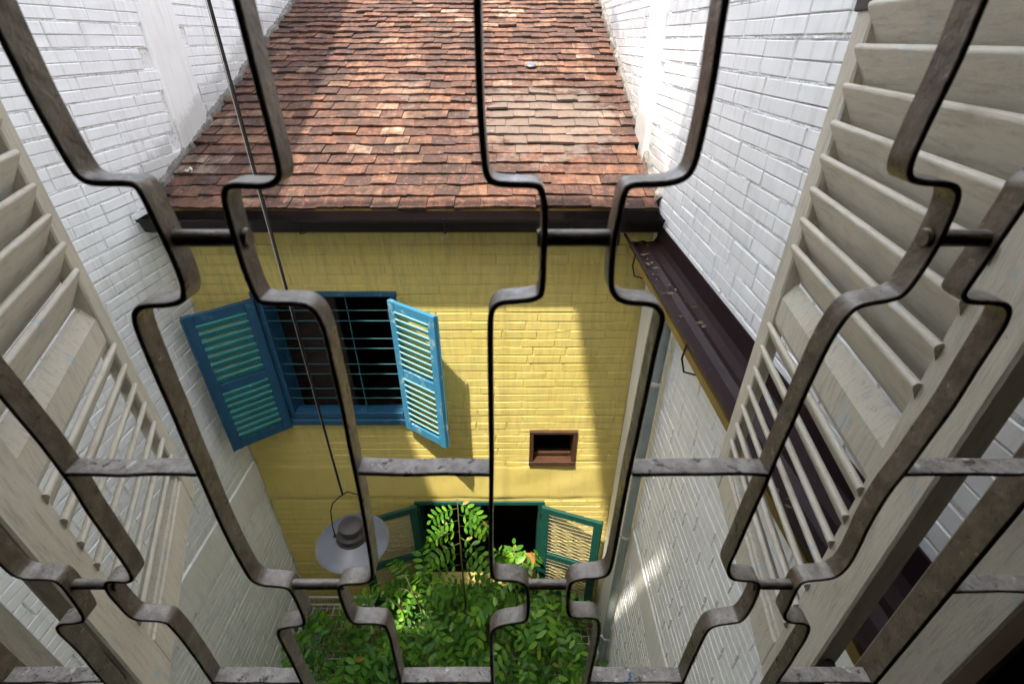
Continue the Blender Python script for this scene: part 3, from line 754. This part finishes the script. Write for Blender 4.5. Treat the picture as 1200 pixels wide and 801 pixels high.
for z in (-.472, .12):
    for a, b in ((.4440, .537), (-.7145, -.6260)):
        mb = MB(); mb.ribbon([(a+(b-a)*q/6, z + .0006*noise.noise(Vector((q*3.3, z, a)))) for q in range(7)], .0022, .2804, .298, gpl, wob=.0015); put(mb, 'fixing_tab', M['iron_w'], gr)

# ------------------------------------------------------------------ hanging lamp
LX, LY = -.820, 1.60
lamp = thing('pendant_lamp', 'enamel lamp shade, deep shade put into its colour, with a brown cap hanging on a long black cable', 'lamp', (LX, LY, -2.23))
T = Matrix.Translation((LX-.012, LY, -2.225)) @ Matrix.Rotation(R(3), 4, 'Y') @ Matrix.Rotation(R(-2), 4, 'X')
prof = [(.060, .040), (.072, .036), (.10, .028), (.135, .012), (.168, .001), (.183, -.003), (.186, -.006), (.183, -.010), (.166, -.006), (.133, .004), (.10, .019), (.072, .028), (.05, .031)]
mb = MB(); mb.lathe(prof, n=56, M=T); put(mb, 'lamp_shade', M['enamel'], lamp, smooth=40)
mb = MB(); mb.lathe([(.0, .128), (.045, .127), (.058, .122), (.061, .115), (.061, .098), (.054, .092), (.054, .078), (.062, .074), (.071, .068), (.074, .055), (.074, .044), (.079, .040), (.080, .036), (.066, .034)], n=40, M=T)
put(mb, 'lamp_cap', M['lampcap'], lamp, smooth=40)
mb = MB(); mb.lathe([(.064, .030), (.060, -.03), (.045, -.06), (.0, -.072)], n=32, M=T); put(mb, 'lamp_holder', M['lampcap'], lamp, smooth=50)
mb = MB()
mb.tube([T @ Vector(p) for p in ((-.088, 0, .035), (-.092, 0, .10), (-.086, 0, .22), (-.07, 0, .275), (-.035, 0, .318), (.012, 0, .362), (.06, 0, .345), (.085, 0, .30), (.092, 0, .20), (.090, 0, .10), (.088, 0, .035))], .0032, 8)
for s_ in (-1, 1): mb.box((s_*.088-.008, -.008, .024), (s_*.088+.008, .008, .038), T, .002)
put(mb, 'bail', M['cable'], lamp, smooth=50)
mb = MB(); mb.tube([(LX-.0060, LY-.003, -1.87), (LX-.0066, LY-.004, -1.5), (LX-.0060, LY-.003, 3.02)], .0013, 6)
put(mb, 'support_wire', M['steel'], lamp, smooth=60)
mb = MB(); mb.tube([(LX, LY, -1.868), (LX-.003, LY, -1.6), (LX, LY, 0), (LX, LY, 3.02)], .0050, 8)
put(mb, 'cable', M['cable'], lamp, smooth=60)

# ------------------------------------------------------------------ unseen sheets: one read from its shadow, the rest shaped for the light
sr = thing('added_shade_sheets', 'unseen translucent sheets and beams added above the light well to shape its light', 'shade sheets', (0, .5, 3.1))
for (a, b, c, d) in ((WL-.1, WR+.1, -4.0, -.265), (WL-.1, -.58, -.264, -.17), (-.20, WR+.1, -.264, -.17), (WL-.1, WR+.1, -.17, .22), (-.46, WR+.1, .22, 1.62), (WL-.1, -1.99, .22, 1.5)):  # slit and side strip shaped to place the sun patches
    mb = MB(); mb.box((a+.001, c+.001, 3.10), (b-.001, d-.001, 3.13)); put(mb, 'shade_sheet', M['fill_sheet'], sr)
rnd = random.Random(17); bl_ = [(1.56, 1.62, 3.02)]; y = 1.68
while y < 4.3:
    wd = rnd.uniform(.05, .085); bl_.append((y, y+wd, 3.06)); y += wd + rnd.uniform(.012, .038)  # unseen slats added, spaced to cut the sun on the right wall
for (c, d, z) in bl_:
    mb = MB(); mb.box(((WL if z < 3.05 else .32), c+(.001 if z > 3.05 else 0), z), (WR+.1, d, z+.04)); put(mb, 'added_beam', M['sheet'], sr)

# ------------------------------------------------------------------ white welded mesh over the courtyard
wm = MB(); ZM = -5.12
for i in range(int((.84+2.17)/.07)+1):
    x = -2.17 + i*.07; wm.tube([(x, .9, ZM), (x, 2.90, ZM), (x, 2.905, ZM+.14)], .0035, 5, False)
for j in range(int(2.0/.07)+1):
    y = .9 + j*.07; wm.tube([(-2.17, y, ZM+.006), (.84, y, ZM+.006)], .0035, 5, False)
for z in (ZM+.0, ZM+.14): wm.tube([(-2.17, 2.905, z), (.84, 2.905, z)], .010, 6)
for x in (-2.175, .845): wm.tube([(x, .9, ZM), (x, 2.9, ZM)], .012, 6)
o = wm.build('wire_mesh', M['wire']); tag(o, 'white welded wire mesh panel spread beneath the green leaves', 'wire mesh')

# ------------------------------------------------------------------ orange terracotta planter behind the leaves
pl = MB()
for (a, b) in (((.02, 3.0, -4.93), (.236, 3.13, -4.60)),):
    pl.box(a, b, ch=.012)
pl.box((.012, 2.985, -4.60), (.242, 3.145, -4.56), ch=.01)
o = pl.build('planter', M['clay']); tag(o, 'orange terracotta planter standing in the lower window behind the leaves', 'planter')

# ------------------------------------------------------------------ small things on the roof
def on_roof(x, y, n=.03): return (x, y - n*math.sin(SLOPE), roof_z(y) + n*math.cos(SLOPE) - .02)
mb = MB(); mb.lathe([(.0, .010), (.028, .009), (.040, .006), (.044, 0), (.02, -.015)], n=20, M=Matrix.Translation(on_roof(.155, 4.62, .044)) @ Matrix.Rotation(SLOPE, 4, 'X'))
o = mb.build('vent_cap', M['enamel'], fix=True); smooth_angle(o, 50); tag(o, 'small round white cap on the sunlit roof tiles', 'vent cap')
mb = MB(); Q = Matrix.Translation(on_roof(-2.06, 3.22, .045)) @ Matrix.Rotation(SLOPE, 4, 'X')
for q in range(10):
    pass
mb.tube([Q @ Vector((.018*math.cos(a/8*4.6), .018*math.sin(a/8*4.6), .012+.01*math.sin(a))) for a in range(9)], .006, 8)
o = mb.build('pipe_clip', M['wire']); tag(o, 'small white plastic clip lying on the tiles by the left wall', 'clip')

# ------------------------------------------------------------------ plants
def frond(mb, base, d, up, L, n, ls, droop, rnd):
    """pinnate leaf: rachis plus paired oval leaflets"""
    p = Vector(base); d = Vector(d).normalized(); up = Vector(up)
    pts = [p.copy()]; step = L/n; dirs = []
    for i in range(n):
        d = (d + Vector((0, 0, -droop/n))).normalized(); p = p + d*step; pts.append(p.copy()); dirs.append(d.copy())
    k = len(mb.v)
    for i, (a, b) in enumerate(zip(pts, pts[1:])):
        if i % 2 == 0 or i == n-1:
            r = .0016
            s_ = d.cross(up).normalized() if abs(d.dot(up)) < .98 else Vector((1, 0, 0))
            mb.add([a - s_*r, a + s_*r, b + s_*r, b - s_*r], [(0,1,2,3)])
        elif True:
            s_ = d.cross(up).normalized() if abs(d.dot(up)) < .98 else Vector((1, 0, 0))
            mb.add([a - s_*.0016, a + s_*.0016, b + s_*.0016, b - s_*.0016], [(0,1,2,3)])
    for i in range(1, n+1):
        d = dirs[i-1]; side = d.cross(up)
        if side.length < .05: side = Vector((1, 0, 0))
        side.normalize(); nrm = side.cross(d).normalized()
        for s_ in ((-1, 1) if i < n else (0,)):
            taper = .72 + .5*math.sin(math.pi*(i/n)*.85)
            l = .86*ls*taper*rnd.uniform(.85, 1.12); wd = l*rnd.uniform(.19, .25)
            ax = (side*s_*(.95) + d*(.55 if s_ else 1.0) - Vector((0, 0, rnd.uniform(.0, .35)))).normalized() if s_ else (d - Vector((0, 0, .2))).normalized()
            nn = (nrm + Vector((rnd.uniform(-.35, .35), rnd.uniform(-.35, .35), rnd.uniform(-.1, .2)))).normalized()
            bb = nn.cross(ax).normalized(); nn = ax.cross(bb)
            o_ = pts[i]
            def q(t, w_, h): return o_ + ax*(l*t) + bb*(wd*w_) + nn*(l*h)
            f = rnd.uniform(.02, .07); cu = rnd.uniform(-.02, .10)
            vs = [q(.03, 0, 0), q(.25, -.8, f), q(.25, 0, 0), q(.25, .8, f), q(.58, -1, f-cu*.4), q(.58, 0, -cu*.4), q(.58, 1, f-cu*.4),
                  q(.85, -.62, f*.6-cu), q(.85, 0, -cu), q(.85, .62, f*.6-cu), q(1.03, 0, -cu*1.5)]
            mb.add(vs, [(0,2,1), (0,3,2), (1,2,5,4), (2,3,6,5), (4,5,8,7), (5,6,9,8), (7,8,10), (8,9,10)])

def shrub(label, base, tips, mat, ls, seed, group='plants in the courtyard', stemr=.016):
    rnd = random.Random(seed)
    root = thing('leafy_plant', label, 'plant', base, 0, group)
    st = MB(); fo = MB()
    b = Vector(base)
    for (x, y, z, spread, cnt, L, drp) in tips:
        t = Vector((x, y, z))
        m1 = b.lerp(t, .5) + Vector((rnd.uniform(-.15, .15), rnd.uniform(-.1, .1), .12))
        pts = []
        for i in range(9):
            s_ = i/8; pts.append(b*(1-s_)**2 + m1*2*s_*(1-s_) + t*s_*s_)
        st.tube([p - b for p in pts], [stemr*(1-.75*i/8) for i in range(9)], 6)
        for c in range(int(cnt*.60)):
            s_ = rnd.uniform(.72, 1.0) if rnd.random() < .6 else rnd.uniform(.45, .95)
            i = min(7, int(s_*8)); p = pts[i].lerp(pts[i+1], s_*8-i)
            a = rnd.uniform(0, 2*math.pi)
            off = Vector((math.cos(a), math.sin(a)*.8, 0))*spread*rnd.random()**.6
            pp = p + off + Vector((0, 0, rnd.uniform(-.12, .12) - .25*off.length))
            d = Vector((math.cos(a)+rnd.uniform(-.5, .5), math.sin(a)+rnd.uniform(-.5, .5)-.25, rnd.uniform(-.1, .55)))
            if off.length > .10:
                st.tube([p - b, p.lerp(pp, .5) + Vector((0, 0, .04)) - b, pp - b], .0028, 4, False)
            frond(fo, pp - b, d, (rnd.uniform(-.2, .2), -.25+rnd.uniform(-.2, .2), 1), L*rnd.uniform(1.15, 1.75), rnd.choice((4, 5, 6, 7)), ls*rnd.uniform(.7, 1.15), drp*rnd.uniform(.5, 1.4), rnd)
    st.build('stem', M['stem'], root, smooth=True)
    o_ = fo.build('foliage', M[mat], root, smooth=True)
    return root, fo

# tall plant: one upright sprig against the lower window, a broad mass below it
tall, _ = shrub('tallest leafy plant whose upright sprig crosses the dark lower window', (-.42, 2.55, GZ), [
    (-.95, 2.56, -4.05, .20, 22, .26, .9), (-.82, 2.62, -4.02, .14, 14, .26, .9), (-1.08, 2.50, -4.35, .24, 24, .27, .9), (-.98, 2.42, -4.65, .28, 30, .27, .9), (-.64, 2.60, -4.48, .24, 26, .26, .9), (-.78, 2.58, -4.45, .24, 26, .26, .9), (-.22, 2.62, -4.42, .20, 24, .25, .9), (-.45, 2.48, -4.72, .34, 34, .28, .9),
    (-.18, 2.50, -4.58, .30, 30, .27, .9), (-.78, 2.42, -4.75, .30, 30, .27, .9), (-.42, 2.36, -4.85, .34, 36, .28, .9), (-.12, 2.36, -4.80, .30, 34, .27, .9)], 'leaf', .100, 3)
sp = MB(); rnd = random.Random(77); b = Vector((-.42, 2.55, GZ))
spts = [Vector((-.44, 2.58, -4.6)), Vector((-.445, 2.60, -4.2)), Vector((-.44, 2.58, -3.8)), Vector((-.432, 2.56, -3.4)), Vector((-.425, 2.54, -3.02))]
spst = MB(); spst.tube([p-b for p in spts], [.010, .009, .007, .005, .003], 6)
for i in range(20):
    s_ = (i+.5)/20*4; k = min(3, int(s_)); p = spts[k].lerp(spts[k+1], s_-k)
    a = (0 if i % 2 else math.pi) + rnd.uniform(-.35, .35); ln = .40*(1 - .34*(s_/4))
    frond(sp, p-b, (math.cos(a), math.sin(a)-.30, .30 - .12*s_), (rnd.uniform(-.15, .15), -.75, .75), ln*rnd.uniform(.85, 1.15), 6, .088*(1-.18*s_/4), .85, rnd)
spst.build('stem', M['stem'], tall, smooth=True); o = sp.build('foliage', M['leaf'], tall, smooth=True); o['label'] = 'bright upright sprig of paired leaflets'
shrub('leafy plant in front of the right green shutter, reaching to the downpipe', (.25, 2.4, GZ), [
    (.02, 2.62, -4.05, .20, 18, .25, .9), (.20, 2.62, -3.98, .20, 22, .25, .9), (.34, 2.58, -4.15, .20, 18, .24, .9), (.10, 2.52, -4.42, .28, 28, .27, .9), (.33, 2.45, -4.55, .26, 26, .26, .9), (.50, 2.42, -4.85, .24, 26, .26, .9),
    (.12, 2.36, -4.85, .30, 32, .27, .9), (.42, 2.22, -5.05, .26, 28, .26, .9), (.05, 2.15, -5.15, .34, 34, .27, .9), (.60, 2.52, -4.95, .12, 10, .2, .9)], 'leaf', .100, 4)
shrub('lower broad-leaved plant growing through the white wire mesh by the left wall', (-1.4, 2.3, GZ), [
    (-1.25, 2.46, -4.70, .26, 40, .25, .8), (-1.02, 2.42, -4.66, .26, 38, .25, .8), (-1.58, 2.36, -4.84, .28, 40, .25, .8), (-1.35, 2.15, -4.86, .34, 48, .26, .8),
    (-1.00, 2.18, -4.82, .32, 46, .26, .8), (-1.72, 2.12, -4.92, .28, 40, .24, .8), (-1.86, 2.30, -4.95, .18, 20, .22, .8), (-.65, 2.12, -4.92, .32, 42, .26, .8), (-1.5, 2.02, -5.0, .3, 40, .25, .8)], 'leaf2', .118, 5)

# ------------------------------------------------------------------ camera, sun, sky
cam = bpy.data.cameras.new('camera'); co_ = bpy.data.objects.new('camera', cam); col.objects.link(co_)
co_.location = (0, 0, 0); co_.rotation_euler = (R(58), 0, 0)
cam.sensor_width = 36; cam.lens = 568/1200*36; cam.clip_start = .02; cam.clip_end = 200
cam.dof.use_dof = True; cam.dof.focus_distance = 2.6; cam.dof.aperture_fstop = 11
scene.camera = co_
SD = Vector((.150, .272, -.78)).normalized()
sun = bpy.data.lights.new('sun', 'SUN'); so = bpy.data.objects.new('sun', sun); col.objects.link(so)
sun.energy = 2.0; sun.angle = R(.8); sun.color = (1, .91, .77)
so.location = (-3, -4, 12); so.rotation_euler = SD.to_track_quat('-Z', 'Y').to_euler()
w = bpy.data.worlds.new('World'); scene.world = w; w.use_nodes = True
nt = w.node_tree; sk = nt.nodes.new('ShaderNodeTexSky'); sk.sky_type = 'NISHITA'; sk.sun_disc = False
sk.sun_elevation = math.asin(-SD.z); sk.sun_rotation = math.atan2(-SD.x, -SD.y) % (2*math.pi)
sk.air_density = 1.0; sk.dust_density = 2.5; sk.ozone_density = 1.0
bg = nt.nodes['Background']; hsv = nt.nodes.new('ShaderNodeHueSaturation'); hsv.inputs['Saturation'].default_value = .42
nt.links.new(sk.outputs['Color'], hsv.inputs['Color']); nt.links.new(hsv.outputs['Color'], bg.inputs['Color']); bg.inputs['Strength'].default_value = .15
vs_ = scene.view_settings; vs_.view_transform = 'Standard'; vs_.look = 'None'; vs_.gamma = 1; vs_.use_curve_mapping = False; vs_.exposure = 2.42
scene.render.engine = 'CYCLES'
cy = scene.cycles; cy.use_denoising = True; cy.max_bounces = 10; cy.diffuse_bounces = 7; cy.glossy_bounces = 4; cy.transmission_bounces = 4
cy.sample_clamp_indirect = 8
try: cy.denoiser = 'OPENIMAGEDENOISE'
except Exception: pass
